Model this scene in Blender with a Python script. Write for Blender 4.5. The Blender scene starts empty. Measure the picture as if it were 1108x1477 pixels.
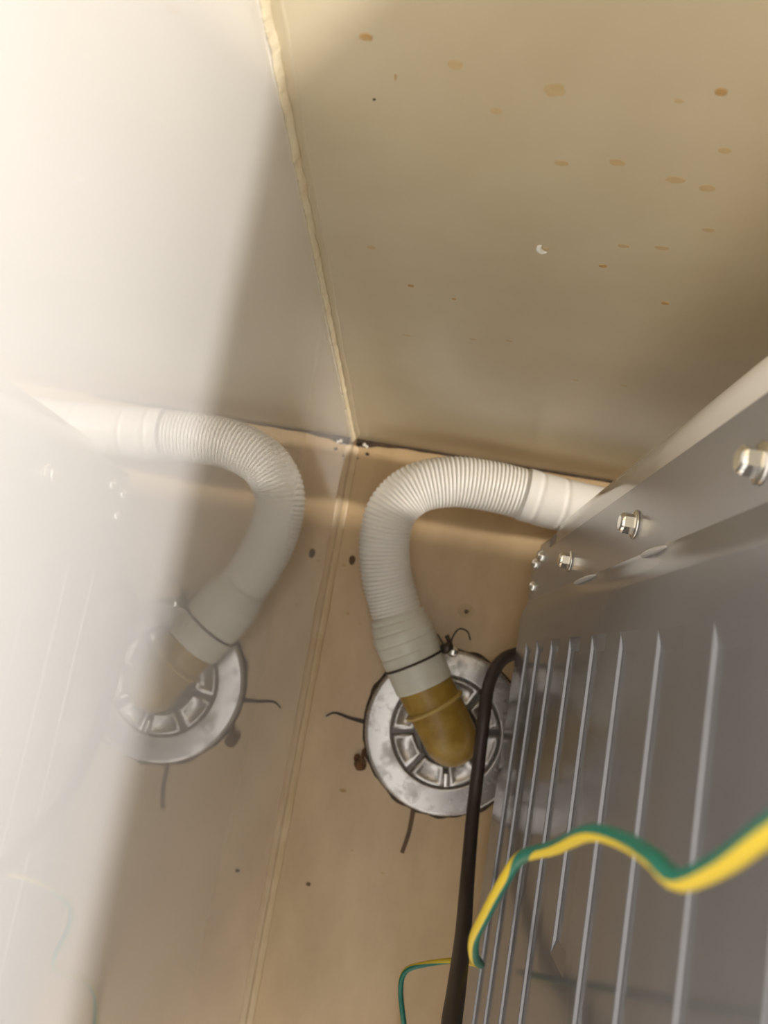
import bpy, bmesh, math, random
from mathutils import Vector, Matrix, noise

# ------------------------------------------------------------------ camera
S = bpy.context.scene
COL = S.collection
PI = math.pi
CAM = Vector((.071, -.181, .72))
cam_data = bpy.data.cameras.new('camera')
cam = bpy.data.objects.new('camera', cam_data)
COL.objects.link(cam)
cam_data.sensor_fit = 'HORIZONTAL'
cam_data.sensor_width = 36.0
cam_data.lens = 36.0 * 1200.0 / 1108.0
cam_data.clip_start = .005
right = Vector((0.98511641, 0.17106192, -0.01683683))
up = Vector((-0.16578239, 0.97142834, 0.16983282))
back = right.cross(up)
cam.matrix_world = Matrix(((right.x, up.x, back.x, CAM.x), (right.y, up.y, back.y, CAM.y),
                           (right.z, up.z, back.z, CAM.z), (0, 0, 0, 1)))
cam_data.dof.use_dof = True
cam_data.dof.focus_distance = .40
cam_data.dof.aperture_fstop = 16.0
S.camera = cam

# ------------------------------------------------------------------ light
w = bpy.data.worlds.new('room_daylight'); S.world = w
w.use_nodes = True
bg = w.node_tree.nodes['Background']
bg.inputs['Color'].default_value = (1.0, .97, .93, 1)
bg.inputs['Strength'].default_value = 1.6

def area(name, loc, target, size, power, color, size_y=None):
    l = bpy.data.lights.new(name, 'AREA'); l.energy = power; l.color = color
    l.shape = 'DISK' if size_y is None else 'RECTANGLE'; l.size = size
    if size_y: l.size_y = size_y
    o = bpy.data.objects.new(name, l); COL.objects.link(o)
    o.location = loc
    o.rotation_euler = (Vector(target) - Vector(loc)).to_track_quat('-Z', 'Y').to_euler()
    return o
area('ceiling_lamp', (1.38, -1.10, 2.2), (0, -.2, .5), .16, 62, (1.0, .98, .975))
sl = bpy.data.lights.new('added_gap_spot', 'SPOT'); sl.energy = 270; sl.color = (1.0, .94, .88)  # added spot, no known lamp; brightens floor and hose in the machine gap
sl.spot_size = math.radians(18); sl.spot_blend = .7; sl.shadow_soft_size = .11
so = bpy.data.objects.new('added_gap_spot', sl); COL.objects.link(so); so.location = (2.2, -.035, 1.1)
so.rotation_euler = (Vector((.21, -.045, 0)) - Vector(so.location)).to_track_quat('-Z', 'Y').to_euler()

S.view_settings.view_transform = 'Standard'
S.view_settings.look = 'None'
S.view_settings.gamma = 1.0
S.view_settings.use_curve_mapping = False
S.view_settings.exposure = 0.12

# ------------------------------------------------------------------ helpers
random.seed(4)
def mat(name, color, rough=.5, metal=0.0, spec=.5, vary=None, scale=20, detail=4, bump=0, bump_scale=60,
        rough2=None, coat=0, stretch=(1, 1, 1), pos=(.35, .65), sub=0, trans=0):
    m = bpy.data.materials.new(name); m.use_nodes = True
    nt = m.node_tree; b = nt.nodes['Principled BSDF']
    b.inputs['Base Color'].default_value = (*color, 1)
    b.inputs['Roughness'].default_value = rough
    b.inputs['Metallic'].default_value = metal
    b.inputs['Specular IOR Level'].default_value = spec
    b.inputs['Coat Weight'].default_value = coat
    b.inputs['Coat Roughness'].default_value = .05
    if sub:
        b.inputs['Subsurface Weight'].default_value = sub
        b.inputs['Subsurface Radius'].default_value = (.01, .008, .006)
        b.inputs['Subsurface Scale'].default_value = .5
    tc = nt.nodes.new('ShaderNodeTexCoord'); mp = nt.nodes.new('ShaderNodeMapping')
    mp.inputs['Scale'].default_value = stretch
    nt.links.new(tc.outputs['Object'], mp.inputs['Vector'])
    if vary:
        n = nt.nodes.new('ShaderNodeTexNoise'); n.inputs['Scale'].default_value = scale
        n.inputs['Detail'].default_value = detail; n.inputs['Roughness'].default_value = .6
        nt.links.new(mp.outputs[0], n.inputs['Vector'])
        r = nt.nodes.new('ShaderNodeValToRGB')
        r.color_ramp.elements[0].position = pos[0]; r.color_ramp.elements[1].position = pos[1]
        r.color_ramp.elements[0].color = (*vary, 1); r.color_ramp.elements[1].color = (*color, 1)
        nt.links.new(n.outputs['Fac'], r.inputs['Fac'])
        nt.links.new(r.outputs['Color'], b.inputs['Base Color'])
        if rough2 is not None:
            mr = nt.nodes.new('ShaderNodeMapRange')
            mr.inputs['From Min'].default_value = pos[0]; mr.inputs['From Max'].default_value = pos[1]
            mr.inputs['To Min'].default_value = rough2; mr.inputs['To Max'].default_value = rough
            nt.links.new(n.outputs['Fac'], mr.inputs['Value'])
            nt.links.new(mr.outputs[0], b.inputs['Roughness'])
    if bump:
        n2 = nt.nodes.new('ShaderNodeTexNoise'); n2.inputs['Scale'].default_value = bump_scale
        n2.inputs['Detail'].default_value = 3
        nt.links.new(mp.outputs[0], n2.inputs['Vector'])
        bp = nt.nodes.new('ShaderNodeBump'); bp.inputs['Strength'].default_value = bump
        bp.inputs['Distance'].default_value = .002
        nt.links.new(n2.outputs['Fac'], bp.inputs['Height'])
        nt.links.new(bp.outputs[0], b.inputs['Normal'])
    return m

def obj(name, bm, m, parent=None, smooth=True, loc=(0, 0, 0)):
    me = bpy.data.meshes.new(name)
    bmesh.ops.recalc_face_normals(bm, faces=bm.faces[:])
    bm.to_mesh(me); bm.free()
    for p in me.polygons: p.use_smooth = smooth
    if isinstance(m, (list, tuple)):
        for x in m: me.materials.append(x)
    else: me.materials.append(m)
    o = bpy.data.objects.new(name, me); COL.objects.link(o)
    o.location = loc
    if parent: o.parent = parent
    return o

def tag(o, label=None, cat=None, group=None, kind=None):
    if label: o['label'] = label
    if cat: o['category'] = cat
    if group: o['group'] = group
    if kind: o['kind'] = kind
    return o

def empty(name, label, cat, loc=(0, 0, 0), group=None):
    o = bpy.data.objects.new(name, None); COL.objects.link(o); o.location = loc
    o.empty_display_size = .02
    return tag(o, label, cat, group)

def box(bm, x0, x1, y0, y1, z0, z1, bev=0):
    r = bmesh.ops.create_cube(bm, size=1)
    for v in r['verts']:
        v.co = Vector((x0 + (v.co.x + .5) * (x1 - x0), y0 + (v.co.y + .5) * (y1 - y0), z0 + (v.co.z + .5) * (z1 - z0)))
    if bev:
        es = list({e for v in r['verts'] for e in v.link_edges})
        bmesh.ops.bevel(bm, geom=es, offset=bev, segments=3, affect='EDGES', profile=.5)
    return bm

def spline(pts, n):
    """Catmull-Rom through the points, resampled to n equal arc steps."""
    P = [Vector(p) for p in pts]
    P = [P[0] * 2 - P[1]] + P + [P[-1] * 2 - P[-2]]
    fine = []
    for i in range(1, len(P) - 2):
        a, b, c, d = P[i - 1:i + 3]
        for k in range(40):
            t = k / 40
            fine.append(.5 * ((2 * b) + (c - a) * t + (2 * a - 5 * b + 4 * c - d) * t * t + (3 * b - a - 3 * c + d) * t ** 3))
    fine.append(P[-2])
    L = [0]
    for i in range(1, len(fine)): L.append(L[-1] + (fine[i] - fine[i - 1]).length)
    out = []; j = 0
    for k in range(n):
        s = L[-1] * k / (n - 1)
        while j < len(L) - 2 and L[j + 1] < s: j += 1
        t = (s - L[j]) / max(L[j + 1] - L[j], 1e-9)
        out.append(fine[j].lerp(fine[j + 1], min(1, t)))
    return out, L[-1]

def frames(path, ref=Vector((0, 0, 1))):
    T = []
    for i in range(len(path)):
        a = path[max(0, i - 1)]; b = path[min(len(path) - 1, i + 1)]
        T.append((b - a).normalized())
    n = ref - T[0] * ref.dot(T[0])
    if n.length < 1e-3: n = Vector((1, 0, 0)) - T[0] * T[0].x
    n.normalize(); out = []
    for t in T:
        n = (n - t * n.dot(t)).normalized()
        out.append((t, n, t.cross(n)))
    return out

def sweep(bm, path, rad, seg=24, a0=0.0, a1=2 * PI, twist=None, cap=True, fr=None):
    """Tube along a path; rad may be a number or a function of (index, fraction)."""
    fr = fr or frames(path)
    full = abs(a1 - a0 - 2 * PI) < 1e-6
    k = seg if full else seg + 1
    rings = []
    for i, p in enumerate(path):
        t, n, b = fr[i]
        r = rad(i, i / (len(path) - 1)) if callable(rad) else rad
        tw = twist(i / (len(path) - 1)) if twist else 0
        rings.append([bm.verts.new(p + (n * math.cos(a) + b * math.sin(a)) * r)
                      for a in [a0 + tw + (a1 - a0) * j / seg for j in range(k)]])
    for i in range(len(rings) - 1):
        for j in range(seg if full else seg):
            j2 = (j + 1) % k
            bm.faces.new((rings[i][j], rings[i][j2], rings[i + 1][j2], rings[i + 1][j]))
    if cap and full:
        bm.faces.new(rings[0]); bm.faces.new(rings[-1])
    return bm

def lathe(bm, prof, seg=64, close=True):
    """Turn (r, z) profile about Z; a closed profile makes a ring."""
    rings = []
    for r, z in prof:
        rings.append([bm.verts.new((r * math.cos(2 * PI * j / seg), r * math.sin(2 * PI * j / seg), z)) for j in range(seg)])
    n = len(rings)
    for i in range(n if close else n - 1):
        a, b = rings[i], rings[(i + 1) % n]
        for j in range(seg):
            bm.faces.new((a[j], a[(j + 1) % seg], b[(j + 1) % seg], b[j]))
    return bm

def disc(bm, r, z0, z1, seg=32, c=(0, 0)):
    lo = [bm.verts.new((c[0] + r * math.cos(2 * PI * j / seg), c[1] + r * math.sin(2 * PI * j / seg), z0)) for j in range(seg)]
    hi = [bm.verts.new((v.co.x, v.co.y, z1)) for v in lo]
    bm.faces.new(lo); bm.faces.new(hi)
    for j in range(seg): bm.faces.new((lo[j], lo[(j + 1) % seg], hi[(j + 1) % seg], hi[j]))
    return bm

def prism(bm, poly, thick, axis):
    """Flat polygon given thickness along an axis vector."""
    a = [bm.verts.new(p) for p in poly]; b = [bm.verts.new(Vector(p) + Vector(axis) * thick) for p in poly]
    bm.faces.new(a); bm.faces.new(b)
    for i in range(len(a)):
        j = (i + 1) % len(a); bm.faces.new((a[i], a[j], b[j], b[i]))
    return bm

# ------------------------------------------------------------------ materials
M_back = mat('aged_cream_panel', (.66, .565, .385), .30, vary=(.595, .495, .315), scale=9, detail=6, bump=.04, bump_scale=25)
M_left = mat('glossy_white_panel', (.80, .785, .765), .015, spec=1.0, coat=1.0, vary=(.78, .765, .745), scale=4, detail=2)
M_left.node_tree.nodes['Principled BSDF'].inputs['Coat Roughness'].default_value = .01
M_floor = mat('yellowed_floor_sheet', (.66, .47, .255), .28, vary=(.54, .37, .19), scale=12, detail=6, bump=.03, bump_scale=30, stretch=(1.4, .6, 1))
M_bead = mat('old_sealant', (.74, .64, .44), .45, vary=(.66, .54, .34), scale=60, bump=.5, bump_scale=250)
M_beadf = mat('floor_sealant', (.72, .55, .34), .35, vary=(.64, .47, .26), scale=40, bump=.2, bump_scale=120)
M_stain = mat('brown_glue_residue', (.50, .30, .11), .5, vary=(.58, .38, .17), scale=300)
M_stain2 = mat('faint_brown_residue', (.58, .41, .20), .4, vary=(.62, .46, .25), scale=300)
M_chip = mat('bare_white_core', (.85, .80, .70), .6)
M_dirt_gap = mat('black_mould_and_gap', (.035, .022, .012), .8, vary=(.10, .06, .03), scale=200)  # mould and dirt, also the black painted in for the wall gap
M_rust = mat('rusty_scrap', (.22, .10, .03), .8, vary=(.07, .03, .012), scale=150, bump=.8, bump_scale=200)
M_hose = mat('white_hose_plastic', (.91, .87, .79), .38, vary=(.86, .81, .72), scale=25, sub=.15)
M_cuff = mat('soft_cuff_plastic', (.80, .77, .66), .32, vary=(.73, .70, .58), scale=40, sub=.15)
M_elbow = mat('amber_rubber_elbow', (.46, .29, .05), .38, vary=(.31, .175, .022), scale=55, detail=6, bump=.12)
M_alu = mat('stained_chromed_metal', (.61, .58, .55), .24, metal=.6, vary=(.42, .39, .36), scale=70, detail=6, rough2=.42, pos=(.34, .52))
M_alu2 = mat('clean_chromed_metal', (.75, .72, .68), .16, metal=.9, vary=(.5, .47, .44), scale=60, rough2=.3)
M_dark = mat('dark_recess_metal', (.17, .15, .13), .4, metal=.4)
M_wire = mat('blackened_wire', (.07, .055, .04), .4, metal=.6)
M_cable = mat('dark_brown_cable_sheath', (.055, .038, .032), .42)
M_green = mat('green_insulation', (.008, .16, .105), .42)
M_yellow = mat('yellow_insulation', (.72, .52, .03), .42)
M_steel = mat('grey_coated_steel', (.26, .256, .262), .17, metal=.35, spec=.5, vary=(.24, .236, .242), scale=6, bump=.03, bump_scale=14)
M_steel2 = mat('grey_flange_steel', (.35, .34, .337), .24, metal=.35, spec=.5)
M_white = mat('white_enamel', (.80, .75, .68), .16, spec=.5, coat=.4)
M_chrome = mat('bright_zinc', (.86, .84, .78), .14, metal=1.0)
M_tab = mat('painted_gleam_edge', (.74, .72, .68), .3, metal=.25)  # pale base colour paints in the gleam along the stamped tabs
M_rib = mat('pale_amber_rubber', (.56, .39, .12), .4)
M_foot = mat('black_rubber_foot', (.03, .03, .03), .6)

# ------------------------------------------------------------------ setting
floor = obj('floor', box(bmesh.new(), -.03, 1.3, -1.2, .03, -.03, 0), M_floor, smooth=False); tag(floor, kind='structure')
wl = obj('wall_left', box(bmesh.new(), -.03, 0, -1.2, .03, 0, 1.15), M_left, smooth=False); tag(wl, kind='structure')
wb = obj('wall_back', box(bmesh.new(), 0, 1.3, 0, .03, .0012, 1.15), M_back, smooth=False); tag(wb, kind='structure')

def bead_mesh(p0, p1, u, v, wu, wv, n=160, rough=.35, seed=0, f=60):
    """Quarter-round sealant bead in a corner: u and v point out along the two surfaces."""
    bm = bmesh.new(); p0, p1, u, v = map(Vector, (p0, p1, u, v)); rows = []
    for i in range(n + 1):
        p = p0.lerp(p1, i / n); s = (p - p0).length
        a = wu * (1 + rough * (noise.noise((s * f, seed, 0)) + .5 * noise.noise((s * f * 4, seed, 3))))
        b = wv * (1 + rough * (noise.noise((s * f, seed, 7)) + .5 * noise.noise((s * f * 4, seed, 9))))
        row = [bm.verts.new(p)]
        for k in range(6):
            t = k / 5 * PI / 2; g = .86 + .14 * abs(math.cos(2 * t))
            row.append(bm.verts.new(p + u * a * math.cos(t) * g + v * b * math.sin(t) * g))
        rows.append(row)
    m = len(rows[0])
    for i in range(n):
        for k in range(m): bm.faces.new((rows[i][k], rows[i][(k + 1) % m], rows[i + 1][(k + 1) % m], rows[i + 1][k]))
    bm.faces.new(rows[0]); bm.faces.new(rows[-1])
    return bm
t1 = obj('trim_1', bead_mesh((0, 0, .004), (0, 0, 1.15), (1, 0, 0), (0, -1, 0), .0022, .0042, n=420, seed=2, f=90), M_bead)
tag(t1, kind='structure')
# thin skin of sealant smeared along the back wall beside the bead
bm = bmesh.new(); rows = []
for i in range(301):
    z = .02 + 1.12 * i / 300
    x = .0052 + .0010 * noise.noise((z * 25, 1.3, 0)) + .0004 * noise.noise((z * 120, 4.3, 0))
    rows.append([bm.verts.new((.0005, -.0003, z)), bm.verts.new((x - .0006, -.0004, z)), bm.verts.new((x, -.0008, z)), bm.verts.new((x + .0007, .0002, z))])
for i in range(300):
    for k in range(3): bm.faces.new((rows[i][k], rows[i][k + 1], rows[i + 1][k + 1], rows[i + 1][k]))
t2 = obj('trim_2', bm, M_back); tag(t2, kind='structure')
t3 = obj('trim_3', bead_mesh((0, -.006, 0), (0, -1.2, 0), (1, 0, 0), (0, 0, 1), .0058, .0024, n=400, rough=.14, seed=5, f=30), M_beadf)
tag(t3, kind='structure')
t4 = obj('trim_4', bead_mesh((.012, 0, 0), (1.3, 0, 0), (0, -1, 0), (0, 0, 1), .0022, .0016, n=300, rough=.3, seed=8, f=60), M_beadf)
tag(t4, kind='structure')

def patch(cx, cz, w, h, seed, plane, thick=.0003, n=14, square=.5):
    """Small irregular flake lying on the back wall ('wall') or the floor ('floor')."""
    pts = []
    for j in range(n):
        a = 2 * PI * j / n
        c, s = math.cos(a), math.sin(a)
        q = (abs(c) ** (2 + 2 * square) + abs(s) ** (2 + 2 * square)) ** (-1 / (2 + 2 * square))
        q *= 1 + .22 * noise.noise((c * 1.7 + seed * 3.1, s * 1.7, seed))
        pts.append((cx + w * .5 * c * q, cz + h * .5 * s * q))
    bm = bmesh.new()
    if plane == 'wall': prism(bm, [(x, .0002, z) for x, z in pts], thick + .0002, (0, -1, 0))
    else: prism(bm, [(x, z, -.0002) for x, z in pts], thick + .0002, (0, 0, 1))
    return bm

strong = [(.0302, .4955, .0040, .0026), (.1384, .4937, .0036, .0026), (.131, .3781, .0036, .0024), (.0466, .3285, .0032, .0022), (.0689, .321, .0022, .0018), (.1665, .352, .0036, .0026)]
faint = [(.09, .484, .007, .006), (.1499, .4669, .0045, .003), (.0993, .4471, .005, .0035), (.0276, .362, .004, .003), (.1623, .4182, .005, .003),
         (.128, .487, .003, .002), (.1493, .2336, .0045, .0022), (.1031, .2776, .004, .002), (.1778, .2373, .005, .002), (.058, .489, .005, .004), (.073, .470, .004, .003),
         (.118, .452, .006, .004), (.152, .445, .006, .004), (.140, .447, .007, .004), (.150, .400, .006, .003), (.135, .397, .005, .003), (.045, .262, .006, .002), (.083, .272, .004, .002)]
for i, (x, z, a, b) in enumerate(strong): obj('glue_stain', patch(x, z, a, b, i, 'wall', .00035), M_stain, wb, False)
for i, (x, z, a, b) in enumerate(faint): obj('glue_stain', patch(x, z, a, b, i + 20, 'wall', .00012, square=0), M_stain2, wb, False)
obj('dark_speck', patch(.0319, .467, .0009, .0009, 3, 'wall'), M_dirt_gap, wb, False)
obj('dark_speck', patch(.0392, .4795, .0006, .0026, 5, 'wall'), M_stain, wb, False)
# chipped nick in the panel with a little flap
bm = bmesh.new()
path, _ = spline([(.1022, -.0006, .3885), (.1014, -.0006, .3868), (.1020, -.0008, .3846), (.1038, -.0008, .3832), (.1056, -.0006, .3834)], 18)
sweep(bm, path, lambda i, t: .0002 + .0011 * math.sin(PI * t) ** .8, 10)
obj('chipped_nick', bm, M_chip, wb)
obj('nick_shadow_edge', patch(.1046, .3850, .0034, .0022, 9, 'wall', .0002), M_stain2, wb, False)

def ribbon(pts, widths, z=.0006):
    """Thin tapered strip lying on the floor, slightly proud."""
    path, _ = spline([(x, y, 0) for x, y in pts], 24)
    bm = bmesh.new(); L = []; R_ = []
    for i, p in enumerate(path):
        a = path[max(i - 1, 0)]; b = path[min(i + 1, 23)]; d = (b - a).normalized(); nrm = Vector((-d.y, d.x, 0))
        f = i / 23 * (len(widths) - 1); k = min(int(f), len(widths) - 2); wd = widths[k] + (widths[k + 1] - widths[k]) * (f - k)
        L.append(p + nrm * wd / 2); R_.append(p - nrm * wd / 2)
    lo = [bm.verts.new(q - Vector((0, 0, .0002))) for q in L], [bm.verts.new(q - Vector((0, 0, .0002))) for q in R_]
    hi = [bm.verts.new(q + Vector((0, 0, z))) for q in L], [bm.verts.new(q + Vector((0, 0, z))) for q in R_]
    for i in range(23):
        bm.faces.new((hi[0][i], hi[0][i + 1], hi[1][i + 1], hi[1][i]))
        for k in (0, 1): bm.faces.new((lo[k][i], lo[k][i + 1], hi[k][i + 1], hi[k][i]))
    return bm
M_slit = mat('dark_cut_in_sheet', (.05, .03, .018), .6)
M_slit2 = mat('brown_cut_in_sheet', (.17, .095, .04), .6, vary=(.11, .06, .03), scale=60)
obj('floor_slit', ribbon([(.0193, -.2413), (.0265, -.2372), (.0400, -.2392), (.0535, -.2402)], [.0010, .0022, .0027, .0040]), M_slit, floor, False)
obj('floor_slit', ribbon([(.1045, -.300), (.1038, -.3207), (.1009, -.3377)], [.0042, .0036, .0034]), M_slit2, floor, False)
spots = [(.0143, -.0118, .0036, .0030), (.0177, -.1074, .0055, .0085), (.0445, -.2978, .0060, .0032), (.0297, -.3749, .0040, .0034), (.0225, -.1533, .0030, .0030),
         (.0115, -.1130, .0040, .0020), (.006, -.0170, .0024, .0022), (.060, -.3430, .0026, .0016), (.034, -.160, .002, .002), (.088, -.356, .003, .0014)]
dk = [M_dirt_gap, M_slit2, M_stain, M_slit2, M_stain, M_stain, M_slit2, M_stain, M_stain, M_stain]
for i, (x, y, a, b) in enumerate(spots): obj('floor_speck', patch(x, y, a, b, i + 50, 'floor', .0002, square=0), dk[i], floor, False)
M_smudge = mat('greasy_smudge', (.50, .35, .18), .35, vary=(.57, .41, .21), scale=90)
obj('floor_smudge', patch(.122, -.1344, .014, .013, 71, 'floor', .00015, square=0), M_smudge, floor, False)
obj('floor_speck', patch(.1225, -.1344, .0042, .004, 72, 'floor', .0003, square=0), M_slit2, floor, False)
# black strip paints mould and gap shade along the back wall, thickest in corner
bm = bmesh.new()
pts = [(.0022 + .001, -.0003)]
for k in range(26):
    t = k / 25; x = .003 + .235 * t
    wdt = (.0052 if t < .06 else .0030 if t < .16 else .0013) * (1 + .6 * noise.noise((x * 110, 2, 2)))
    pts.append((x, -.0006 - wdt))
pts.append((.238, -.0003))
prism(bm, [(x, y, -.0002) for x, y in pts], .0030, (0, 0, 1))
obj('mould_gap_strip', bm, M_dirt_gap, floor, False)
for i, (x, y) in enumerate([(.0105, -.0050), (.0128, -.0062), (.0072, -.0058)]):
    bm = bmesh.new(); bmesh.ops.create_icosphere(bm, subdivisions=2, radius=.0017 - .0003 * i)
    for v in bm.verts: v.co *= 1 + .25 * noise.noise(v.co * 900 + Vector((i, 0, 0)))
    o = obj('plaster_crumb', bm, M_chip, None, True, (x, y, .0042 if i < 2 else .0012))
    tag(o, ['larger white crumb on the black gap in the corner', 'small white crumb right of the larger corner crumb', 'tiny white crumb nearest the white wall in the corner'][i], 'crumb', 'white crumbs in the wall corner')

# torn scrap beside the drain
bm = bmesh.new()
for (x, y, a, b, s, h) in [(.0548, -.2745, .011, .010, 1, .0035), (.0515, -.2700, .006, .007, 2, .0025), (.0560, -.2660, .004, .009, 3, .002)]:
    t = patch(x, y, a, b, s, 'floor', h, 10, 0)
    me = bpy.data.meshes.new('tmp'); t.to_mesh(me); t.free(); bm.from_mesh(me); bpy.data.meshes.remove(me)
for v in bm.verts:
    if v.co.z > 0: v.co.z *= 1 + .6 * noise.noise(v.co * 300)
for v in bm.verts: v.co.z += .0002
tag(obj('rusty_scrap', bm, M_rust, None, False), 'torn rusty brown scrap lying beside the left edge of the round drain', 'debris')

# ------------------------------------------------------------------ drain trap
DC = Vector((.1205, -.2360, 0))
dr = empty('floor_drain', 'round grey metal floor drain with segmented inner dish under the amber elbow', 'drain', DC)
bm = lathe(bmesh.new(), [(.0456, .0010), (.0456, .0060), (.0460, .0068), (.0468, .0070), (.0475, .0070), (.0560, .0066), (.0645, .0060), (.0652, .0059), (.0666, .0050), (.0674, .0036), (.0680, .0010), (.0680, .0002), (.0460, .0002)], 96)
obj('outer_flange', bm, M_alu, dr)
bm = lathe(bmesh.new(), [(.0655, .0001), (.0695, .0001), (.0695, .0009), (.0655, .0009)], 96)
for v in bm.verts:
    if v.co.xy.length > .068:
        a = math.atan2(v.co.y, v.co.x); v.co.xy *= 1 + .022 * max(-.6, noise.noise((math.cos(a) * 6, math.sin(a) * 6, 1)) * 2)
obj('grime_ring', bm, M_dirt_gap, dr)
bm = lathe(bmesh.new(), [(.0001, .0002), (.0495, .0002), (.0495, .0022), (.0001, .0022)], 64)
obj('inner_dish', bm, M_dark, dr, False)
def pad_bm(a0, a1, r0, r1):
    def outline(ins, n=7):
        da = ins / ((r0 + r1) / 2)
        return [(r1 - ins, a0 + da + (a1 - a0 - 2 * da) * k / n) for k in range(n + 1)] + [(r0 + ins, a1 - da - (a1 - a0 - 2 * da) * k / 3) for k in range(4)]
    bm = bmesh.new(); rings = []
    for ins, z in [(0, .0020), (0, .0050), (.0010, .0064), (.0028, .0064), (.0042, .0052)]:
        rings.append([bm.verts.new((r * math.cos(a), r * math.sin(a), z)) for r, a in outline(ins)])
    n = len(rings[0])
    for i in range(4):
        for j in range(n): bm.faces.new((rings[i][j], rings[i][(j + 1) % n], rings[i + 1][(j + 1) % n], rings[i + 1][j]))
    bm.faces.new(rings[0]); bm.faces.new(rings[-1])
    return bm
off = math.radians(9.6); gap = math.radians(5.0)
for k in range(8):
    a = off + k * PI / 4
    obj('segment_pad', pad_bm(a + gap / 1.8, a + PI / 4 - gap / 1.8, .0262, .0444), M_alu, dr, True)
bm = bmesh.new(); box(bm, -.0022, .0022, -.0440, -.0330, .0022, .0082, .0008)
o = obj('locking_tab', bm, M_alu2, dr); o.rotation_euler.z = off
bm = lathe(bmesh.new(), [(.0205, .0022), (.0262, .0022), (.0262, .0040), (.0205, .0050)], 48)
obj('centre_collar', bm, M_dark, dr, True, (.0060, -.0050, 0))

# ------------------------------------------------------------------ drain elbow
E_in = Vector((.0897, -.1927, .0365)); E_bend = Vector((.1233, -.2379, .0310)); E_dn = Vector((.1260, -.2412, .0068))
d1 = (E_bend - E_in).normalized(); d2 = (E_dn - E_bend).normalized()
path = [E_in.lerp(E_bend, k / 14) for k in range(1, 12)]
p_a = path[-1]; p_b = E_bend + d2 * (E_bend - p_a).length * 1.5
for k in range(1, 13):
    t = k / 12; path.append(p_a * (1 - t) ** 2 + E_bend * 2 * t * (1 - t) + p_b * t * t)
for k in range(1, 7): path.append(p_b.lerp(E_dn, k / 6))
el = empty('drain_elbow', 'amber brown rubber elbow pushed into the middle of the round floor drain', 'pipe elbow', E_dn)
def er(i, f):
    return .0224 - .0003 * min(1, max(0, (i - 7) / 3))
bm = sweep(bmesh.new(), [p - E_dn for p in path], er, 40)
obj('elbow_body', bm, M_elbow, el)
c0 = E_in.lerp(E_bend, .46); c1 = E_in.lerp(E_bend, .53)
bm = sweep(bmesh.new(), [c0.lerp(c1, k / 8) - E_dn for k in range(9)], lambda i, f: .0222 + .0032 * math.sin(PI * f) ** .5, 40)
tag(obj('collar_rib', bm, M_rib, el), 'paler raised ring around the elbow')

# ------------------------------------------------------------------ drain hose
hose_pts = [(0.0956, -0.2005, 0.036), (0.0879, -0.1885, 0.037), (0.0786, -0.1739, 0.0385), (0.0682, -0.156, 0.0405), (0.0585, -0.1363, 0.043), (0.0501, -0.117, 0.047),
            (0.0448, -0.0927, 0.052), (0.0468, -0.0678, 0.057), (0.0627, -0.0477, 0.06), (0.0894, -0.0373, 0.06), (0.1176, -0.035, 0.058), (0.1435, -0.036, 0.056), (0.1697, -0.0387, 0.054)]
tail_pts = [(0.1697, -0.0387, 0.054), (0.1931, -0.0398, 0.051), (.223, -.0400, .046), (.2623, -.0390, .039), (.34, -.037, .030), (.46, -.037, .0245), (.60, -.037, .0225)]
full, Ltot = spline(hose_pts + tail_pts[1:], 3000)
def cut(p):  # index of nearest point
    p = Vector(p); return min(range(len(full)), key=lambda i: (full[i] - p).length)
iA = cut((.0956, -.2005, .036)); iB = cut((.0832, -.1812, .0378)); iC = cut((.0652, -.1505, .0412)); iD = cut((.1500, -.036, .0555)); iE = cut((.223, -.040, .046))
ho = empty('drain_hose', 'white corrugated drain hose arching from the amber elbow to behind the machine', 'hose', full[iA])
def seg_of(i0, i1, n): return [full[i0 + round((i1 - i0) * k / (n - 1))] - full[iA] for k in range(n)]
RO = .0208
step = Ltot / 2999
nrib = round((iD - iC) * step / .0031)
path, _ = spline(seg_of(iC, iD, 60), nrib * 8 + 1)
fr = frames(path)
def rib(i, f):
    ph = (i % 8) / 8
    return RO - .0013 + .0013 * (abs(math.sin(PI * ph)) ** .6)
obj('corrugated_tube', sweep(bmesh.new(), path, rib, 40, fr=fr), M_hose, ho)
# soft cuff: stepped cone with a few shallow rings
path, _ = spline(seg_of(iB - 60, iC + 6, 40), 120)
def cuffr(i, f):
    r = .0238 + .0016 * f / .7 if f < .70 else .0254 - .0032 * (f - .7) / .3
    for c in (.42, .60, .78, .92):
        r -= .0007 * math.exp(-((f - c) / .016) ** 2)
    return r
obj('ringed_cuff', sweep(bmesh.new(), path, cuffr, 40), M_cuff, ho)
path, _ = spline([E_in.lerp(E_bend, .18) - full[iA]] + seg_of(cut((.0893, -.1908, .0368)), iB + 40, 12), 40)
obj('sleeve_end', sweep(bmesh.new(), path, lambda i, f: .0238 if f > .03 else .0234, 40), M_cuff, ho)
path, _ = spline(seg_of(iD - 4, iE, 30), 60)
def topcuff(i, f):
    r = .0216
    for c in (.15, .42): r -= .0006 * math.exp(-((f - c) / .02) ** 2)
    return r
obj('smooth_cuff', sweep(bmesh.new(), path, topcuff, 40), M_hose, ho)
path, _ = spline(seg_of(iE - 3, 2999, 60), 90)
obj('plain_tube', sweep(bmesh.new(), path, .0206, 32), M_hose, ho)

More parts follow.
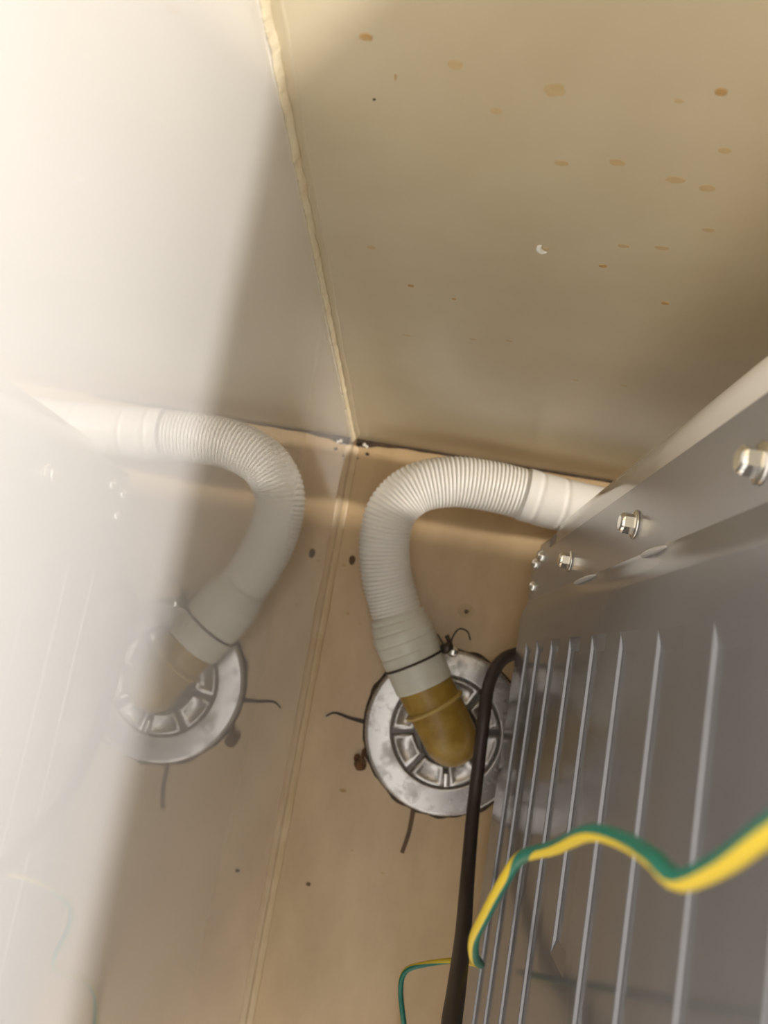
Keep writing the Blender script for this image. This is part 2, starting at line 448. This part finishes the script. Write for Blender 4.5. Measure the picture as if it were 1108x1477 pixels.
# ------------------------------------------------------------------ wire hose clip
iK = iB - 10
kc = full[iK]; kt = (full[iK + 20] - full[iK - 20]).normalized()
kn = Vector((0, 0, 1)); kn = (kn - kt * kn.dot(kt)).normalized(); kb = kt.cross(kn)
cl = empty('hose_clip', 'dark wire clip tightened around the white hose cuff', 'hose clip', kc)
def ring(bm, c, r, wr, seg=48, a0=0, a1=2 * PI):
    pts = [c + (kn * math.cos(a0 + (a1 - a0) * k / seg) + kb * math.sin(a0 + (a1 - a0) * k / seg)) * r for k in range(seg + 1)]
    return sweep(bm, pts, wr, 8)
obj('wire_band', ring(bmesh.new(), Vector((0, 0, 0)), .0248, .0010), M_wire, cl)
side = kb if kb.x > 0 else -kb
if True:
    s = side * .0270 + kn * .005
    bm = sweep(bmesh.new(), [s - side * .002 + kn * (-.004), s + kn * .003 - side * .0005, s + side * .006 + kn * .004], .0042, 10)
    obj('clamp_lug', bm, M_wire, cl)
    bm = sweep(bmesh.new(), [s - kt * .008 + side * .005, s + kt * .009 + side * .005], .0018, 12); obj('clamp_screw', bm, M_wire, cl)
    bm = bmesh.new(); bmesh.ops.create_uvsphere(bm, u_segments=16, v_segments=10, radius=.0044)
    obj('screw_head', bm, M_chrome, cl, True, s - kt * .0045 + side * .0045 + kn * .003)
    pts = [s + side * .004, s + side * .009 + kt * .006, s + side * .016 + kt * .010 + kn * .002, s + side * .0215 + kt * .0055, s + side * .0215 - kt * .002 - kn * .004]
    path, _ = spline(pts, 30); obj('wire_tail', sweep(bmesh.new(), path, .0007, 8), M_wire, cl)
    path, _ = spline([s + kt * .002, s + kt * .009 - side * .001, s + kt * .013 - side * .0015], 10); obj('wire_tail', sweep(bmesh.new(), path, .0007, 8), M_wire, cl)

# ------------------------------------------------------------------ washing machine
XF, XP = .164, .161
ZB, ZT = .060, .66
wm = empty('washing_machine', 'washing machine seen from behind with louvred grey steel back and white rounded cabinet edge', 'washing machine', (XF, -.35, 0))
O = Vector((XF, -.35, 0))
def wobj(name, bm, m, smooth=True, parent=None):
    base = O
    for v in bm.verts: v.co -= base
    return obj(name, bm, m, parent or wm, smooth)
# white cabinet: rounded plan, extruded
def plan(x0, x1, y0, y1, r, n=16):
    pts = []
    for cx, cy, a in [(x1 - r, y1 - r, 0), (x0 + r, y1 - r, PI / 2), (x0 + r, y0 + r, PI), (x1 - r, y0 + r, 1.5 * PI)]:
        for k in range(n + 1):
            t = a + PI / 2 * k / n; pts.append((cx + r * math.cos(t), cy + r * math.sin(t)))
    return pts
R0 = .016
bm = bmesh.new()
prism(bm, [(x, y, .148) for x, y in plan(XF + .0016, .76, -.640, -.0806 + R0, R0)], ZT - .148, (0, 0, 1))
cab = wobj('cabinet', bm, M_white)
for p in cab.data.polygons:
    if len(p.vertices) > 4: p.use_smooth = False
bm = bmesh.new(); prism(bm, [(x, y, ZT) for x, y in plan(XF + .004, .756, -.636, -.0665, .015)], .022, (0, 0, 1))
wobj('top_lid', bm, M_white, False)
bm = bmesh.new(); box(bm, XF + .004, .74, -.62, -.075, ZB, .150, .003); wobj('base_tray', bm, M_steel2)
for x in (XF + .05, .70):
    for y in (-.14, -.57):
        bm = bmesh.new(); disc(bm, .02, 0, ZB + .002, 24, (x, y)); wobj('foot', bm, M_foot, False)
# flange strip with chamfered lower corner
bm = bmesh.new()
prism(bm, [(XF, y, z) for y, z in [(-.1235, .066), (-.1235, ZT - .004), (-.0885, ZT - .004), (-.0885, .1325), (-.0830, .1290), (-.0842, .078), (-.1000, .062)]], .0016, (1, 0, 0))
wobj('edge_flange', bm, M_steel2, False)
# rolled crease between flange and panel
bm = bmesh.new(); rows = []
prof = [(-.1215, XF + .0004), (-.1235, XF - .0003), (-.1250, XF - .0006), (-.1275, XF - .0011), (-.1305, XF - .0021), (-.1335, XP + .0002), (-.136, XP)]
for z in [.062 + (ZT - .066) * k / 40 for k in range(41)]:
    rows.append([bm.verts.new((x, y, z)) for y, x in prof])
for i in range(40):
    for k in range(len(prof) - 1): bm.faces.new((rows[i][k], rows[i][k + 1], rows[i + 1][k + 1], rows[i + 1][k]))
wobj('rolled_crease', bm, M_steel)
for z0, z1 in ((.242, .295), (.3755, .4085)):
    bm = bmesh.new(); bmesh.ops.create_uvsphere(bm, u_segments=24, v_segments=14, radius=1)
    for v in bm.verts: v.co = Vector((XF - .0004 + v.co.x * .0024, -.1240 + v.co.y * .0013, (z0 + z1) / 2 + v.co.z * (z1 - z0) * .5))
    wobj('stamped_tab', bm, M_tab)
# louvred panel: the sheet with openings, then each louvre pressed inwards
ledges = [.1065, .1545, .2065, .2615, .3145, .3665, .4175, .4715, .5235, .5755]
LH, LD, YA, YE = .0290, .0019, -.1555, -.560
ends = {4: -.300}
bm = bmesh.new()
ys = [-.136, YA, YE, -.60]
def quad(pts): bm.faces.new([bm.verts.new(p) for p in pts])
def pan(y0, y1, z0, z1): quad([(XP, y0, z0), (XP, y1, z0), (XP, y1, z1), (XP, y0, z1)])
pan(-.136, YA, ZB, ZT - .004); pan(YE, -.60, ZB, ZT - .004)
z = ZB
for i, l in enumerate(ledges):
    pan(YA, YE, z, l)
    if i in ends: pan(ends[i], YE, l, l + LH)
    z = l + LH
pan(YA, YE, z, ZT - .004)
bmesh.ops.remove_doubles(bm, verts=bm.verts[:], dist=1e-6)
panel = wobj('back_panel', bm, M_steel, False)
for i, l in enumerate(ledges):
    bm = bmesh.new(); ye = ends.get(i, YE)
    prof = [(0, l), (.0003, l + .0004), (LD - .0003, l + .0007), (LD, l + .0012), (LD, l + LH - .004), (0, l + LH)]
    ends_ = []
    for y0, sg in ((YA, -1), (ye, 1)):
        ends_.append([[bm.verts.new((XP, y0, zz)) for x, zz in prof], [bm.verts.new((XP + x, y0 + sg * .0075 * x / LD, zz)) for x, zz in prof]])
    (A0_, A), (B0_, B) = ends_
    for k in range(5): bm.faces.new((A[k], B[k], B[k + 1], A[k + 1]))
    for P0, P1 in ends_:
        for k in range(5): bm.faces.new((P0[k], P0[k + 1], P1[k + 1], P1[k]))
    bmesh.ops.remove_doubles(bm, verts=bm.verts[:], dist=1e-7)
    o = obj('louvre', bm, M_steel, panel, False)
    for v in o.data.vertices: v.co -= O
# hex bolts with washers on the flange
def bolt(y, z, s=1.0):
    b = empty('hex_bolt', None, None); b.parent = wm; b.location = Vector((XF, y, z)) - O
    for k in ('label', 'category'):
        if k in b: del b[k]
    bm = bmesh.new()
    prof = [(.0062, 0), (.0062, -.0009), (.0058, -.0012)]
    r0 = lathe(bm, [(.0001, 0), (.0064, 0), (.0064, -.0008), (.0058, -.0013), (.0001, -.0013)], 32, False)
    for v in bm.verts: v.co = Vector((v.co.z * s, v.co.x * s, v.co.y * s))
    obj('washer', bm, M_chrome, b)
    bm = bmesh.new(); rings = []
    for x, r, hexf in [(-.0012, .0044, 1), (-.0056, .0044, 1), (-.0066, .0039, .4), (-.0072, .0030, 0)]:
        ring_ = []
        for k in range(24):
            a = 2 * PI * k / 24; hx = math.cos(PI / 6) / math.cos((a % (PI / 3)) - PI / 6)
            rr = r * (hexf * hx * 1.04 + 1 - hexf); ring_.append(bm.verts.new((x * s, rr * s * math.cos(a), rr * s * math.sin(a))))
        rings.append(ring_)
    for i in range(3):
        for k in range(24): bm.faces.new((rings[i][k], rings[i][(k + 1) % 24], rings[i + 1][(k + 1) % 24], rings[i + 1][k]))
    bm.faces.new(rings[-1]); bm.faces.new(rings[0])
    obj('bolt_head', bm, M_chrome, b, False)
for y, z in ((-.1102, .4874), (-.1076, .358), (-.1082, .2185)): bolt(y, z)
for y, z in ((-.0920, .1076), (-.0945, .0810), (-.1124, .0841)):
    bm = bmesh.new(); bmesh.ops.create_uvsphere(bm, u_segments=16, v_segments=10, radius=.0044)
    for v in bm.verts: v.co = Vector((XF + min(v.co.x, .0005) * 1.0, y + v.co.y, z + v.co.z))
    wobj('pan_screw', bm, M_chrome)

# ------------------------------------------------------------------ dark cable
cab_pts = [(.250, -.150, .0060), (.200, -.1530, .020), (.1680, -.1620, .034), (.1530, -.1710, .043), (.1448, -.1900, .054), (.1435, -.2185, .066), (.1445, -.2545, .068),
           (.1445, -.2860, .078), (.1425, -.3214, .120), (.1365, -.3362, .190), (.1285, -.3423, .260), (.1229, -.3452, .310), (.118, -.350, .40), (.122, -.38, .52), (.140, -.42, .60), (.166, -.44, .62)]
path, _ = spline(cab_pts, 160)
tag(obj('power_cable', sweep(bmesh.new(), path, .0050, 20), M_cable), 'dark brown round cable running along the louvred machine back past the drain', 'cable')

# ------------------------------------------------------------------ green and yellow earth wire
wire_pts = [(.1605, -.172, .600), (.148, -.176, .618), (.134, -.1815, .626), (0.1245, -0.1852, 0.623), (0.1223, -0.1888, 0.6172), (0.1208, -0.1945, 0.6084), (0.1209, -0.2013, 0.5958), (0.1208, -0.2071, 0.5823),
            (0.1198, -0.2079, 0.5774), (0.1189, -0.2068, 0.5726), (0.1184, -0.2074, 0.5551), (0.1167, -0.2103, 0.5357), (0.1165, -0.2201, 0.5047), (0.1136, -0.2293, 0.4775), (0.1114, -0.2396, 0.4659),
            (0.1099, -0.2517, 0.4532), (0.1092, -0.2627, 0.4406), (0.1117, -0.272, 0.4271), (0.1173, -0.2824, 0.3999), (0.1312, -0.3107, 0.3126), (0.1441, -0.3419, 0.2156), (0.1433, -0.3571, 0.1671), (0.1345, -0.3599, 0.1623), (0.1188, -0.3648, 0.1623), (0.1082, -0.3718, 0.1593), (0.1074, -0.3852, 0.1555), (0.1145, -0.4113, 0.1477), (.118, -.440, .090), (.121, -.465, .035), (.120, -.490, .0065), (.116, -.520, .0024), (.110, -.56, .0024), (.10, -.60, .0024)]
path, Lw = spline(wire_pts, 360)
fr = frames(path)
RW = .0017
ew = obj('earth_wire', sweep(bmesh.new(), path, RW, 16, fr=fr), M_green)
tag(ew, 'thin green and yellow striped earth wire hanging in bends in front of the louvres', 'wire')
A0 = math.radians(-40)
fk = min(range(360), key=lambda i: (path[i] - Vector((.1136, -.2293, .4775))).length) / 359
fk2 = min(range(360), key=lambda i: (path[i] - Vector((.1433, -.3571, .1671))).length) / 359
def twist(f):
    t = min(1, max(0, (f - fk + .02) / .035)); t = t * t * (3 - 2 * t)
    u = min(1, max(0, (f - fk2) / .04))
    return A0 + (1 - t) * math.radians(245) + u * math.radians(120)
obj('yellow_stripe', sweep(bmesh.new(), path, RW * 1.05, 12, 0, PI, twist=twist, fr=fr), M_yellow, ew)
